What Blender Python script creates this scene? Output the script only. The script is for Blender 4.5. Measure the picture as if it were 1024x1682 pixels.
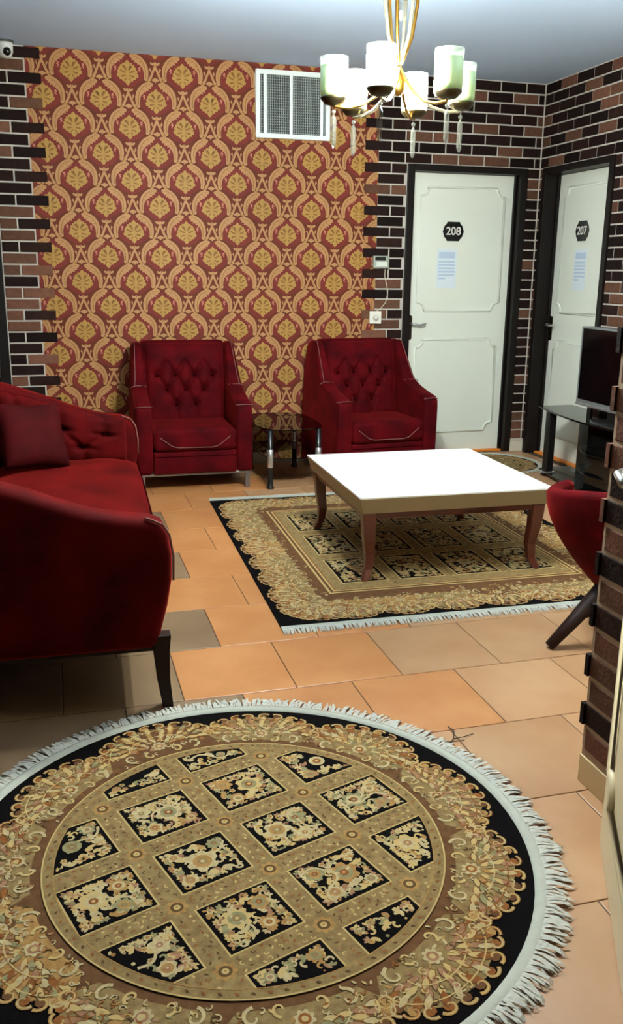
import bpy, bmesh, math, random
from math import sin, cos, pi, radians
from mathutils import Vector, Matrix
random.seed(7)
for o in list(bpy.data.objects): bpy.data.objects.remove(o, do_unlink=True)
SC = bpy.context.scene
COL = SC.collection

# ------------------------------------------------------------------ camera
F_PX, YAW, PITCH, ROLL, CAM_H = 1458.19, .277475, .264735, -.0102977, 1.40
fw = Vector((sin(YAW)*cos(PITCH), cos(YAW)*cos(PITCH), -sin(PITCH)))
r0 = Vector((cos(YAW), -sin(YAW), 0)); d0 = fw.cross(r0)
rr = cos(ROLL)*r0 + sin(ROLL)*d0; dd = -sin(ROLL)*r0 + cos(ROLL)*d0
cam = bpy.data.cameras.new('camera'); camo = bpy.data.objects.new('camera', cam); COL.objects.link(camo)
mw = Matrix.Identity(4)
for i in range(3):
    mw[i][0] = rr[i]; mw[i][1] = -dd[i]; mw[i][2] = -fw[i]
mw[2][3] = CAM_H
camo.matrix_world = mw
cam.sensor_fit = 'VERTICAL'; cam.sensor_height = 36; cam.lens = 36*F_PX/1682; cam.clip_start = .05
SC.camera = camo
# ------------------------------------------------------------------ world, exposure
W = bpy.data.worlds.new('world'); SC.world = W; W.use_nodes = True
W.node_tree.nodes['Background'].inputs[0].default_value = (.85, .92, 1, 1)
W.node_tree.nodes['Background'].inputs[1].default_value = .02
SC.view_settings.view_transform = 'Standard'; SC.view_settings.look = 'None'
SC.view_settings.gamma = 1; SC.view_settings.exposure = 0; SC.view_settings.use_curve_mapping = False
LAMP = 1220.0            # radiance of a lit chandelier glass

# ------------------------------------------------------------------ materials
def lin(c):
    return tuple((v/255/12.92 if v/255 <= .04045 else ((v/255+.055)/1.055)**2.4) for v in c) + (1,)
MATS = {}
def mat(name, rgb, rough=.6, metal=0, var=0, vscale=20, bump=0, bscale=60, spec=.5, rnd=0, sheen=0, stretch=None, rgb2=None, emit=None, trans=0, coat=0):
    if name in MATS: return MATS[name]
    m = bpy.data.materials.new(name); m.use_nodes = True; MATS[name] = m
    nt = m.node_tree; N = nt.nodes; L = nt.links; b = N['Principled BSDF']
    b.inputs['Base Color'].default_value = lin(rgb); b.inputs['Roughness'].default_value = rough
    b.inputs['Metallic'].default_value = metal; b.inputs['Specular IOR Level'].default_value = spec
    if sheen:
        b.inputs['Sheen Weight'].default_value = sheen; b.inputs['Sheen Roughness'].default_value = .4
        b.inputs['Sheen Tint'].default_value = lin((236,62,52))
    if coat: b.inputs['Coat Weight'].default_value = coat; b.inputs['Coat Roughness'].default_value = .1
    if trans: b.inputs['Transmission Weight'].default_value = trans
    if emit:
        b.inputs['Emission Color'].default_value = lin(emit[0]); b.inputs['Emission Strength'].default_value = emit[1]
    if var or bump or rgb2 or rnd:
        tc = N.new('ShaderNodeTexCoord'); mp = N.new('ShaderNodeMapping')
        L.new(tc.outputs['Object'], mp.inputs['Vector'])
        if stretch: mp.inputs['Scale'].default_value = stretch
        if rnd:
            oi = N.new('ShaderNodeObjectInfo'); mul = N.new('ShaderNodeVectorMath'); mul.operation = 'SCALE'
            cmb = N.new('ShaderNodeCombineXYZ')
            for k in range(3): L.new(oi.outputs['Random'], cmb.inputs[k])
            L.new(cmb.outputs[0], mul.inputs[0]); mul.inputs['Scale'].default_value = 37.
            L.new(mul.outputs[0], mp.inputs['Location'])
        no = N.new('ShaderNodeTexNoise'); no.inputs['Scale'].default_value = vscale; no.inputs['Detail'].default_value = 5
        L.new(mp.outputs[0], no.inputs['Vector'])
        if var or rgb2 or rnd:
            mx = N.new('ShaderNodeMix'); mx.data_type = 'RGBA'
            c1 = lin(rgb); c2 = lin(rgb2) if rgb2 else tuple(v*(1-var) for v in c1[:3])+(1,)
            mx.inputs[6].default_value = c1; mx.inputs[7].default_value = c2
            rp = N.new('ShaderNodeMapRange'); rp.inputs[1].default_value = .3; rp.inputs[2].default_value = .7
            L.new(no.outputs['Fac'], rp.inputs[0]); L.new(rp.outputs[0], mx.inputs[0])
            src = mx.outputs[2]
            if rnd:
                hs = N.new('ShaderNodeHueSaturation'); L.new(src, hs.inputs['Color'])
                mr = N.new('ShaderNodeMapRange'); mr.inputs[3].default_value = 1-rnd; mr.inputs[4].default_value = 1+rnd
                L.new(oi.outputs['Random'], mr.inputs[0]); L.new(mr.outputs[0], hs.inputs['Value'])
                src = hs.outputs[0]
            L.new(src, b.inputs['Base Color'])
        if bump:
            n2 = N.new('ShaderNodeTexNoise'); n2.inputs['Scale'].default_value = bscale; n2.inputs['Detail'].default_value = 4
            L.new(mp.outputs[0], n2.inputs['Vector'])
            bp = N.new('ShaderNodeBump'); bp.inputs['Strength'].default_value = bump; bp.inputs['Distance'].default_value = .01
            L.new(n2.outputs['Fac'], bp.inputs['Height']); L.new(bp.outputs[0], b.inputs['Normal'])
    return m

def glass(name, rgb, rough=.02, alpha=.25):
    """thin clear/tinted glass: glossy coat over see-through body"""
    if name in MATS: return MATS[name]
    m = bpy.data.materials.new(name); m.use_nodes = True; MATS[name] = m
    nt = m.node_tree; N = nt.nodes; L = nt.links; N.remove(N['Principled BSDF'])
    out = N['Material Output']; tr = N.new('ShaderNodeBsdfTransparent'); gl = N.new('ShaderNodeBsdfGlossy'); mx = N.new('ShaderNodeMixShader'); fr = N.new('ShaderNodeFresnel')
    tr.inputs[0].default_value = lin(rgb); gl.inputs['Roughness'].default_value = rough; fr.inputs[0].default_value = 1.6
    L.new(fr.outputs[0], mx.inputs[0]); L.new(tr.outputs[0], mx.inputs[1]); L.new(gl.outputs[0], mx.inputs[2]); L.new(mx.outputs[0], out.inputs[0])
    return m

# ------------------------------------------------------------------ mesh helpers
class MB:
    def __init__(s): s.v = []; s.f = []; s.m = []
    def add(s, vs, fs, mi=0):
        n = len(s.v); s.v += [tuple(v) for v in vs]; s.f += [tuple(i+n for i in f) for f in fs]; s.m += [mi]*len(fs); return s
    def box(s, x0, x1, y0, y1, z0, z1, mi=0):
        return s.add([(x0,y0,z0),(x1,y0,z0),(x1,y1,z0),(x0,y1,z0),(x0,y0,z1),(x1,y0,z1),(x1,y1,z1),(x0,y1,z1)],
                     [(0,3,2,1),(4,5,6,7),(0,1,5,4),(1,2,6,5),(2,3,7,6),(3,0,4,7)], mi)
    def prism(s, poly, a, b, axis='z', mi=0):
        n = len(poly)
        def P(p, t): return (p[0],p[1],t) if axis == 'z' else ((p[0],t,p[1]) if axis == 'y' else (t,p[0],p[1]))
        vs = [P(p,a) for p in poly]+[P(p,b) for p in poly]
        fs = [tuple(range(n))[::-1], tuple(range(n,2*n))]+[(i,(i+1)%n,n+(i+1)%n,n+i) for i in range(n)]
        return s.add(vs, fs, mi)
    def lathe(s, prof, n=24, c=(0,0,0), mi=0, cap=True):
        vs = []; fs = []
        for (r,z) in prof:
            for k in range(n): vs.append((c[0]+r*cos(2*pi*k/n), c[1]+r*sin(2*pi*k/n), c[2]+z))
        for j in range(len(prof)-1):
            for k in range(n): fs.append((j*n+k, j*n+(k+1)%n, (j+1)*n+(k+1)%n, (j+1)*n+k))
        if cap:
            fs.append(tuple(range(n))[::-1]); fs.append(tuple((len(prof)-1)*n+k for k in range(n)))
        return s.add(vs, fs, mi)
    def tube(s, pts, r, n=8, mi=0, closed=False, flat=1.0):
        P = [Vector(p) for p in pts]; R = r if isinstance(r,(list,tuple)) else [r]*len(P)
        vs = []; fs = []; m = len(P); up = None
        for i,p in enumerate(P):
            if closed: t = P[(i+1)%m]-P[i-1]
            else: t = P[min(i+1,m-1)]-P[max(i-1,0)]
            t.normalize()
            if up is None: up = Vector((0,0,1)) if abs(t.z) < .9 else Vector((1,0,0))
            a = t.cross(up)
            if a.length < 1e-4: a = t.cross(Vector((0,1,0)))
            a.normalize(); b = a.cross(t); up = b
            for k in range(n): q = p + a*R[i]*cos(2*pi*k/n) + b*R[i]*flat*sin(2*pi*k/n); vs.append(q)
        for i in range(m if closed else m-1):
            for k in range(n): fs.append((i*n+k, i*n+(k+1)%n, ((i+1)%m)*n+(k+1)%n, ((i+1)%m)*n+k))
        if not closed: fs.append(tuple(range(n))[::-1]); fs.append(tuple((m-1)*n+k for k in range(n)))
        return s.add(vs, fs, mi)
    def rbar(s, pts, wa, wb, mi=0):
        """square bar through pts with half sizes wa (side), wb (front) per point"""
        vs = []; fs = []
        for i,p in enumerate(pts):
            a = wa[i]; b = wb[i]
            vs += [(p[0]-a,p[1]-b,p[2]),(p[0]+a,p[1]-b,p[2]),(p[0]+a,p[1]+b,p[2]),(p[0]-a,p[1]+b,p[2])]
        m = len(pts)
        for i in range(m-1):
            for k in range(4): fs.append((i*4+k, i*4+(k+1)%4, (i+1)*4+(k+1)%4, (i+1)*4+k))
        fs.append((3,2,1,0)); fs.append(tuple((m-1)*4+k for k in range(4)))
        return s.add(vs, fs, mi)
    def ball(s, c, r, n=12, m=8, mi=0, sc=(1,1,1)):
        vs = []; fs = []
        for j in range(m+1):
            t = pi*j/m
            for k in range(n): vs.append((c[0]+sc[0]*r*sin(t)*cos(2*pi*k/n), c[1]+sc[1]*r*sin(t)*sin(2*pi*k/n), c[2]+sc[2]*r*cos(t)))
        for j in range(m):
            for k in range(n): fs.append((j*n+k, (j+1)*n+k, (j+1)*n+(k+1)%n, j*n+(k+1)%n))
        return s.add(vs, fs, mi)
    def mesh(s, name, mats, smooth=False):
        me = bpy.data.meshes.new(name); me.from_pydata(s.v, [], s.f)
        for m in (mats if isinstance(mats,(list,tuple)) else [mats]): me.materials.append(m)
        for p,mi in zip(me.polygons, s.m): p.material_index = mi; p.use_smooth = smooth
        bm = bmesh.new(); bm.from_mesh(me); bmesh.ops.remove_doubles(bm, verts=bm.verts, dist=1e-6); bmesh.ops.recalc_face_normals(bm, faces=bm.faces); bm.to_mesh(me); bm.free()
        me.update(); return me
    def build(s, name, mats, parent=None, smooth=False, bevel=0, seg=2, sub=0, loc=None, rot=None, ang=35, raw=False):
        if raw:
            me = bpy.data.meshes.new(name); me.from_pydata(s.v, [], s.f)
            for m in (mats if isinstance(mats,(list,tuple)) else [mats]): me.materials.append(m)
            me.polygons.foreach_set('material_index', s.m); me.update()
        else: me = s.mesh(name, mats, smooth)
        o = bpy.data.objects.new(name, me); COL.objects.link(o)
        if parent: o.parent = parent
        if loc: o.location = loc
        if rot: o.rotation_euler = rot
        if bevel:
            b = o.modifiers.new('bevel','BEVEL'); b.width = bevel; b.segments = seg; b.limit_method = 'ANGLE'; b.angle_limit = radians(ang); b.harden_normals = False
        if sub:
            q = o.modifiers.new('sub','SUBSURF'); q.levels = sub; q.render_levels = sub
        if smooth and not sub:
            try:
                for p in me.polygons: p.use_smooth = True
            except Exception: pass
        return o
def empty(name, loc=(0,0,0), rz=0, parent=None):
    o = bpy.data.objects.new(name, None); COL.objects.link(o); o.location = loc; o.rotation_euler = (0,0,rz); o.empty_display_size = .05
    if parent: o.parent = parent
    return o
def tag(o, label, cat, group=None):
    o['label'] = label; o['category'] = cat
    if group: o['group'] = group
    return o
def struct(o, label=None):
    o['kind'] = 'structure'
    if label: o['label'] = label
    return o
def inst(name, me, parent, loc, rot=(0,0,0)):
    o = bpy.data.objects.new(name, me); COL.objects.link(o); o.parent = parent; o.location = loc; o.rotation_euler = rot; return o
def copy_tree(o, parent=None):
    c = o.copy(); COL.objects.link(c); c.parent = parent
    for ch in o.children: copy_tree(ch, c)
    return c

# ------------------------------------------------------------------ dimensions
D, XR, XL, ZC = 6.43, 3.61, -.95, 2.755
YF = -.6

M_mortar = mat('mortar', (186,177,167), .9, bump=.2, bscale=80)
M_ceil = mat('ceiling_paint', (184,202,226), .85, var=.04, vscale=2)
M_plaster = mat('brown_plaster', (64,46,40), .9, var=.2, vscale=4)
M_grout = mat('grout', (70,55,42), .9)
BR = [mat('brick_black', (32,18,15), .8, spec=.12, var=.35, vscale=30, bump=.35, bscale=90, rnd=.35),
      mat('brick_dark', (42,24,19), .8, spec=.12, var=.35, vscale=30, bump=.35, bscale=90, rnd=.3),
      mat('brick_brown', (100,68,52), .8, spec=.12, var=.25, vscale=30, bump=.35, bscale=90, rnd=.2),
      mat('brick_rust', (112,74,58), .8, spec=.12, var=.25, vscale=30, bump=.35, bscale=90, rnd=.2)]
M_frame = mat('dark_frame', (20,13,11), .45, spec=.2, var=.2, vscale=12)

# ------------------------------------------------------------------ room shell
floor = struct(MB().box(XL-.1, XR+.25, YF, D+.2, -.06, -.003).build('floor', M_grout))
ceiling = struct(MB().box(XL-.1, XR+.3, YF, D+.25, ZC, ZC+.1).build('ceiling', M_ceil))
wall_left = struct(MB().box(XL-.12, XL, YF, D+.12, 0, ZC).build('wall_left', M_plaster))

# floor tiles: running bond
TX, TY, GAP = .394, .410, .0035
TM = [mat('tile_terracotta', (192,132,82), .34, vscale=5, rnd=.08, bump=.05, bscale=12, rgb2=(176,114,66)),
      mat('tile_sand', (184,142,104), .34, rnd=.06, vscale=4, bump=.05, bscale=12, rgb2=(170,124,86)),
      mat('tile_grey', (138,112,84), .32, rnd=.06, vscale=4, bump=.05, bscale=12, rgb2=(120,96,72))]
tile_cache = {}
def tile_mesh(w, d, mi):
    k = (round(w,4), round(d,4), mi)
    if k not in tile_cache:
        c = .002; b = MB()
        b.add([(0,0,-.004),(w,0,-.004),(w,d,-.004),(0,d,-.004),(0,0,-.001),(w,0,-.001),(w,d,-.001),(0,d,-.001),(c,c,0),(w-c,c,0),(w-c,d-c,0),(c,d-c,0)],
              [(0,1,5,4),(1,2,6,5),(2,3,7,6),(3,0,4,7),(4,5,9,8),(5,6,10,9),(6,7,11,10),(7,4,8,11),(8,9,10,11)])
        tile_cache[k] = b.mesh('tile', TM[mi])
    return tile_cache[k]
y0 = 1.50 - 3*TY; row = 0
while y0 < D-.01:
    d = min(TY, D-y0) - GAP
    ph = .339 if row % 2 == 0 else .142
    # row starting at Y=2.73 (row 6) carries the .339 phase
    x = ph - 4*TX
    while x < XR:
        xa = max(x, XL); xb = min(x+TX, XR)
        if xb-xa > .03:
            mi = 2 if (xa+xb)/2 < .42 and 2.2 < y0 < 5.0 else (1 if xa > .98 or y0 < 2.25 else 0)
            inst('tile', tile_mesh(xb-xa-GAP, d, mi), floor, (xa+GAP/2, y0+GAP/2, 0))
        x += TX
    y0 += TY; row += 1

# bricks
BP, BL, BH, BG, BT = .0737, .2085, .0630, .0105, .007
brick_cache = {}
def brick_mesh(L, mi, T=BT):
    k = (round(L,3), mi, T)
    if k not in brick_cache:
        c = .0035; b = MB(); h = BH
        b.add([(0,.004,0),(L,.004,0),(L,.004,h),(0,.004,h), (0,-T+c,0),(L,-T+c,0),(L,-T+c,h),(0,-T+c,h), (c,-T,c),(L-c,-T,c),(L-c,-T,h-c),(c,-T,h-c)],
              [(0,4,7,3),(1,2,6,5),(0,1,5,4),(3,7,6,2),(4,5,9,8),(5,6,10,9),(6,7,11,10),(7,4,8,11),(8,9,10,11)])
        brick_cache[k] = b.mesh('brick', BR[mi])
    return brick_cache[k]
def brick_kind(): return random.choices([0,1,2,3], [5,2.4,2,1.1])[0]
def lay(parent, x0, x1, z, place, kinds=None):
    """one brick from x0 to x1 at height z (bottom), place(x,z) -> loc,rot"""
    if x1-x0 < .012: return
    loc, rot = place(x0, z)
    o = inst('brick', brick_mesh(x1-x0, random.choice(kinds) if kinds else brick_kind()), parent, loc, rot); return o
NROW = 36
DX0, DX1, DZ = 2.53, 3.50, 2.160              # door 208 outer frame in the back wall
LEAF0, LEAF1, LEAFT = 2.585, 3.425, 2.115
WP0, WP1 = -.088, 2.305                       # wallpaper edges
wb = MB()                                      # back wall with door opening
wb.box(XL, DX0+.01, D, D+.12, 0, ZC); wb.box(DX0+.01, DX1-.01, D, D+.12, DZ-.01, ZC); wb.box(DX1-.01, XR+.12, D, D+.12, 0, ZC)
wall_back = struct(wb.build('wall_back', M_mortar))
pb = lambda x, z: ((x, D, z), (0,0,0))
for k in range(NROW):
    zb = ZC - .008 - k*BP - BH
    if zb < .088: break
    long = k % 2 == 0
    # left part
    if long: lay(wall_back, -.195, .006, zb, pb); lay(wall_back, -.309, -.206, zb, pb)
    else: lay(wall_back, -.309, -.098, zb, pb)
    x = -.386
    for j in range(4):
        xa = -.386 - (j+1)*BL + (.1 if long else 0)
        xe = -.386 if j == 0 else xa+BL-BG
        if xe > XL+.02: lay(wall_back, max(xa, XL+.006), xe, zb, pb)
    # right part
    ztop = zb + BH
    xs = 2.202 if long else 2.307
    above = zb > DZ - .02
    if above:
        xx = xs
        while xx < XR-.02:
            xe = min(xx+BL-BG, XR-.012); lay(wall_back, xx, xe, zb, pb); xx += BL
    else:
        xx = xs
        while xx < DX0-.03:
            xe = min(xx+BL-BG, DX0-.006); lay(wall_back, xx, xe, zb, pb); xx += BL
        lay(wall_back, DX1+.006, XR-.012, zb, pb)

# wallpaper panel with its printed damask
M_red = mat('wallpaper_red', (98,46,30), .6, spec=.12, var=.2, vscale=9)
M_tan = mat('wallpaper_tan', (174,126,84), .5, spec=.12, var=.12, vscale=14)
M_gold = mat('wallpaper_gold', (168,128,68), .5, spec=.12, var=.15, vscale=30)
M_olive = mat('wallpaper_olive', (128,90,40), .5, spec=.12)
M_pink = mat('wallpaper_pink', (182,116,92), .5, spec=.12)
M_wine = mat('wallpaper_wine', (104,36,24), .55, spec=.12)  # dark wine print colour for the dots and the A centre
M_crim = mat('wallpaper_crimson', (116,46,38), .6, spec=.12, var=.2, vscale=9)
wallpaper = MB().box(WP0, WP1, D-.003, D+.001, .085, ZC).build('wallpaper', M_red, wall_back)
def leafp(cx, cy, a, L, w, n=6):
    """lens polygon"""
    P = []
    for i in range(n+1): t = i/n; P.append((t*L, w*sin(pi*t)**.8))
    for i in range(n-1, 0, -1): t = i/n; P.append((t*L, -w*sin(pi*t)**.8))
    return [(cx+p[0]*cos(a)-p[1]*sin(a), cy+p[0]*sin(a)+p[1]*cos(a)) for p in P]
def ribbon(pts, w0, w1=None):
    """strip polygons along a polyline with tapering width; returns list of quads"""
    w1 = w0 if w1 is None else w1; n = len(pts); Lq = []; A = []; B = []
    for i,p in enumerate(pts):
        q0 = pts[max(i-1,0)]; q1 = pts[min(i+1,n-1)]; dx, dy = q1[0]-q0[0], q1[1]-q0[1]; l = math.hypot(dx,dy) or 1
        w = w0+(w1-w0)*i/(n-1); A.append((p[0]-dy/l*w, p[1]+dx/l*w)); B.append((p[0]+dy/l*w, p[1]-dx/l*w))
    return [[A[i],B[i],B[i+1],A[i+1]] for i in range(n-1)]
def disc(cx, cy, r, n=8, ry=None): return [(cx+r*cos(2*pi*k/n), cy+(ry or r)*sin(2*pi*k/n)) for k in range(n)]
def mirror(P): return [(-x,y) for x,y in P][::-1]
# one repeat of the damask, unit = repeat width; layers: (polygon, layer, material index)
ARCH = [(.04,.305),(.09,.332),(.16,.328),(.225,.30),(.285,.25),(.33,.19),(.36,.125),(.376,.05),(.378,-.03),(.366,-.10),(.35,-.145),(.32,-.155),(.292,-.13),
        (.298,-.06),(.292,.0),(.276,.06),(.25,.10),(.236,.092),(.230,.12),(.203,.145),(.183,.135),(.178,.165),(.15,.178),(.125,.162),(.134,.196),(.115,.215),(.085,.205),(.09,.24),(.055,.265)]
MED = [(x*1.04, y*1.04) for x,y in [(0,.205),(.03,.175),(.045,.145),(.075,.155),(.09,.12),(.12,.118),(.128,.08),(.155,.065),(.15,.03),(.175,.01),(.165,-.03),(.19,-.06),(.175,-.10),(.145,-.105),(.135,-.14),(.1,-.14),(.085,-.175),(.05,-.175),(.03,-.215),(0,-.245)]]
INNER = [(0,.29),(.06,.27),(.12,.24),(.2,.19),(.27,.11),(.29,.02),(.29,-.08),(.27,-.14),(.2,-.2),(.12,-.25),(.05,-.28),(0,-.29)]
unit = []
unit.append((INNER + [(-x,y) for x,y in INNER[-2:0:-1]], -.6, 6))
for P in (ARCH, mirror(ARCH)): unit.append((P, 0, 1))
unit.append((MED + [(-x,y) for x,y in MED[-2:0:-1]], 0, 2))
for s in (1,-1):
    g = lambda P: P if s == 1 else mirror(P)
    for L in [leafp(.02,.0,1.25,.13,.018), leafp(.025,-.03,.45,.12,.018), leafp(.02,-.07,-.25,.11,.016), leafp(.015,-.11,-.95,.08,.013), leafp(.03,.03,.9,.11,.013)]:
        unit.append((g(L), 1, 3))
    unit.append((g(disc(.118,.02,.012)), 1, 5)); unit.append((g(disc(.10,-.085,.012)), 1, 5)); unit.append((g(disc(.065,.095,.011)), 1, 5))
    for cx,cy,r in ((.215,.075,.018),(.208,.04,.015),(.222,.012,.011),(.232,.055,.01)): unit.append((g(disc(cx,cy,r)), 0, 4))
    # line relief on the arch leaf
    for q in ribbon([(.09,.29),(.17,.28),(.25,.22),(.3,.14),(.325,.04),(.32,-.1)], .004, .007): unit.append((g(q), 1, 3))
    for a,b_ in (((.27,.2),(.2,.165)),((.3,.13),(.25,.115)),((.2,.265),(.13,.21))):
        for q in ribbon([a,b_], .005, .002): unit.append((g(q), 1, 3))
    # A ornament in the half column
    h = lambda P: [(x+.5,y) for x,y in (P if s == 1 else mirror(P))]
    unit.append((h([(0,.165),(.024,.115),(.06,.03),(.095,-.06),(.135,-.115),(.085,-.145),(.042,-.04),(.012,.045),(0,.06)]), 0, 1))
    unit.append((h([(.004,.145),(.03,.135),(.075,.15),(.09,.185),(.075,.205),(.05,.185),(.03,.19),(.004,.205)]), 0, 1))
    unit.append((h([(.0,-.085),(.035,-.1),(.07,-.125),(.05,-.15),(.02,-.155),(0,-.185)]), 0, 1))
    unit.append((h(leafp(.085,-.13,-.5,.085,.018)), 0, 2))
    unit.append((h(disc(.095,.06,.016)), 0, 1)); unit.append((h(leafp(.09,.10,-1.7,.10,.012)), 0, 1))
unit.append(([(x+.5,y) for x,y in [(0,.04),(.022,-.045),(0,-.06),(-.022,-.045)]], 0, 5))
PW, PH = .3585, .3300
mcx, mcz = .910, 1.655
wp = MB()
def clip_half(P, ax, val, sgn):
    out = []
    for i in range(len(P)):
        a, b = P[i], P[(i+1)%len(P)]; fa = sgn*(a[ax]-val); fb = sgn*(b[ax]-val)
        if fa >= 0: out.append(a)
        if fa*fb < 0: t = fa/(fa-fb); out.append((a[0]+(b[0]-a[0])*t, a[1]+(b[1]-a[1])*t))
    return out
for i in range(-5, 7):
    for j in range(-11, 9):
        ox = mcx + (i + (.5 if j % 2 else 0))*PW; oz = mcz + j*PH/2
        if ox < WP0-.55 or ox > WP1+.3: continue
        for P, ly, mi in unit:
            Q = [(ox+x*PW, oz+y*PW*.92) for x,y in P]
            xs = [q[0] for q in Q]; zs = [q[1] for q in Q]
            if max(xs) < WP0+.001 or min(xs) > WP1-.001 or max(zs) < .09 or min(zs) > ZC-.001: continue
            if min(xs) < WP0: Q = clip_half(Q, 0, WP0+.0005, 1)
            if max(xs) > WP1: Q = clip_half(Q, 0, WP1-.0005, -1)
            if max(zs) > ZC: Q = clip_half(Q, 1, ZC-.0005, -1)
            if min(zs) < .088: Q = clip_half(Q, 1, .088, 1)
            if len(Q) < 3: continue
            yv = D-.0036-.0005*ly
            wp.add([(x,yv,z) for x,z in Q], [tuple(range(len(Q)))], mi)
wpo = wp.build('damask_print', [M_red, M_tan, M_gold, M_olive, M_pink, M_wine, M_crim], wallpaper, raw=True); wpo['kind'] = 'stuff'

# dark corner post, baseboard
trim = struct(MB().box(-.378, -.316, D-.035, D, 0, ZC).build('trim_1', M_frame, bevel=.004), 'dark wooden post dividing the brickwork')
M_base = mat('baseboard', (205,196,176), .4)
bbd = MB().box(XL, DX0, D-.013, D, 0, .083); bbd.box(DX1, XR, D-.016, D, 0, .083)
struct(bbd.build('baseboard_back', M_base, bevel=.002))

# right wall with door opening
EY0, EY1 = 5.452, 6.372                        # frame outer near / far
wr = MB(); wr.box(XR, XR+.2, YF+2, EY0+.01, 0, ZC); wr.box(XR, XR+.2, EY0+.01, EY1-.01, DZ-.005, ZC); wr.box(XR, XR+.2, EY1-.01, D+.12, 0, ZC)
wall_right = struct(wr.build('wall_right', M_mortar))
pr_ = lambda x, z: ((XR, D-x, z), (0,0,-pi/2))   # x measured from the corner towards the camera
for k in range(NROW):
    zb = ZC - .008 - k*BP - BH
    if zb < .088: break
    off = .012 if k % 2 == 0 else -.085
    fx0, fx1 = D-EY1, D-EY0
    x = off
    while x < 1.75:
        a, b_ = max(x, .012), x+BL-BG
        if zb > DZ - .02: lay(wall_right, a, b_, zb, pr_)
        else:
            if a < fx0-.006: lay(wall_right, a, min(b_, fx0-.006), zb, pr_)
            if b_ > fx1+.006: lay(wall_right, max(a, fx1+.006), b_, zb, pr_)
        x += BL
struct(MB().box(XR-.013, XR, 2.2, EY0, 0, .083).build('baseboard_right', M_base, bevel=.002))

# partition stub with brick facing beside the camera's doorway
PX, PY = 1.370, 1.962
wall_part = struct(MB().box(PX, 2.7, 1.70, PY, 0, ZC).box(XL, PX-.02, 1.74, PY-.03, 2.22, ZC).build('wall_partition', mat('partition_plaster', (196,184,156), .8)))  # second box: unseen header over the opening, added to block ceiling bounce
for k in range(NROW):
    zb = ZC - .008 - k*BP - BH
    if zb < .09: break
    long = k % 2 == 0
    pl = lambda x, z: ((PX, PY-x, z), (0,0,-pi/2))       # facing -X
    lay(wall_part, 0.0 if long else .010, .235, zb, pl, [1,1,2,3])
    # returns on the far end of the stub: thickness shows beside the face
    e0 = -.014 if long else .004
    o = inst('brick', brick_mesh(.198 if long else .1, brick_kind(), .016), wall_part, (PX+e0+(.198 if long else .1), PY, zb), (0,0,pi))
mo = MB().box(PX-.004, PX, 1.70, PY, .083, ZC).build('mortar_bed', mat('mortar_tan', (168,144,118), .9, bump=.2, bscale=80), wall_part)
struct(MB().box(PX-.008, PX, 1.70, PY+.004, 0, .083).build('baseboard_partition', mat('plinth_cream', (214,188,140), .5), bevel=.002))

# ------------------------------------------------------------------ doors
M_white = mat('door_paint', (222,224,212), .42, var=.03, vscale=3)
M_cream = mat('cream_paint', (226,208,168), .45, var=.05, vscale=3)
M_chrome = mat('chrome', (205,205,205), .3, metal=.85)
M_black = mat('black_gloss', (14,13,13), .25)
M_ink = mat('plate_text', (210,206,200), .4)
M_orange = mat('threshold', (226,128,34), .5)
M_paper = mat('paper', (214,222,228), .7)
M_print = mat('print_blue', (178,194,214), .7)
def moulding_path(x0, x1, z0, z1, c=.062, r=.05):
    pts = []
    def corner(cx, cz, sx, sz, first):     # concave corner: stub, quarter arc, stub
        A = [(cx+sx*c, cz), (cx+sx*c, cz+sz*.012)]
        arc = [(cx+sx*(.012+(c-.012)*cos(t)), cz+sz*(.012+(c-.012)*sin(t))) for t in [pi/2*k/6 for k in range(7)]]
        Bq = [(cx+sx*.012, cz+sz*c), (cx, cz+sz*c)]
        L = A + arc + Bq
        return L if first else L[::-1]
    pts += corner(x0, z0, 1, 1, False); pts += corner(x1, z0, -1, 1, True)
    pts = []
    pts += corner(x0, z1, 1, -1, False)      # comes up the left side, ends on the top
    pts += corner(x1, z1, -1, -1, True)
    pts += corner(x1, z0, -1, 1, False)
    pts += corner(x0, z0, 1, 1, True)
    return pts
def moulding(parent, x0, x1, z0, z1, y, m):
    P = moulding_path(x0, x1, z0, z1)
    return MB().tube([(x, y, z) for x,z in P], .0105, 6, closed=True).build('moulding', m, parent, smooth=True)
def text_mesh(txt, size, depth=.0015):
    cu = bpy.data.curves.new('t', 'FONT'); cu.body = txt; cu.size = size; cu.extrude = depth; cu.align_x = 'CENTER'; cu.align_y = 'CENTER'; cu.offset = .0012
    o = bpy.data.objects.new('t', cu); COL.objects.link(o)
    me = bpy.data.meshes.new_from_object(o.evaluated_get(bpy.context.evaluated_depsgraph_get())); bpy.data.objects.remove(o); return me
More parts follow.
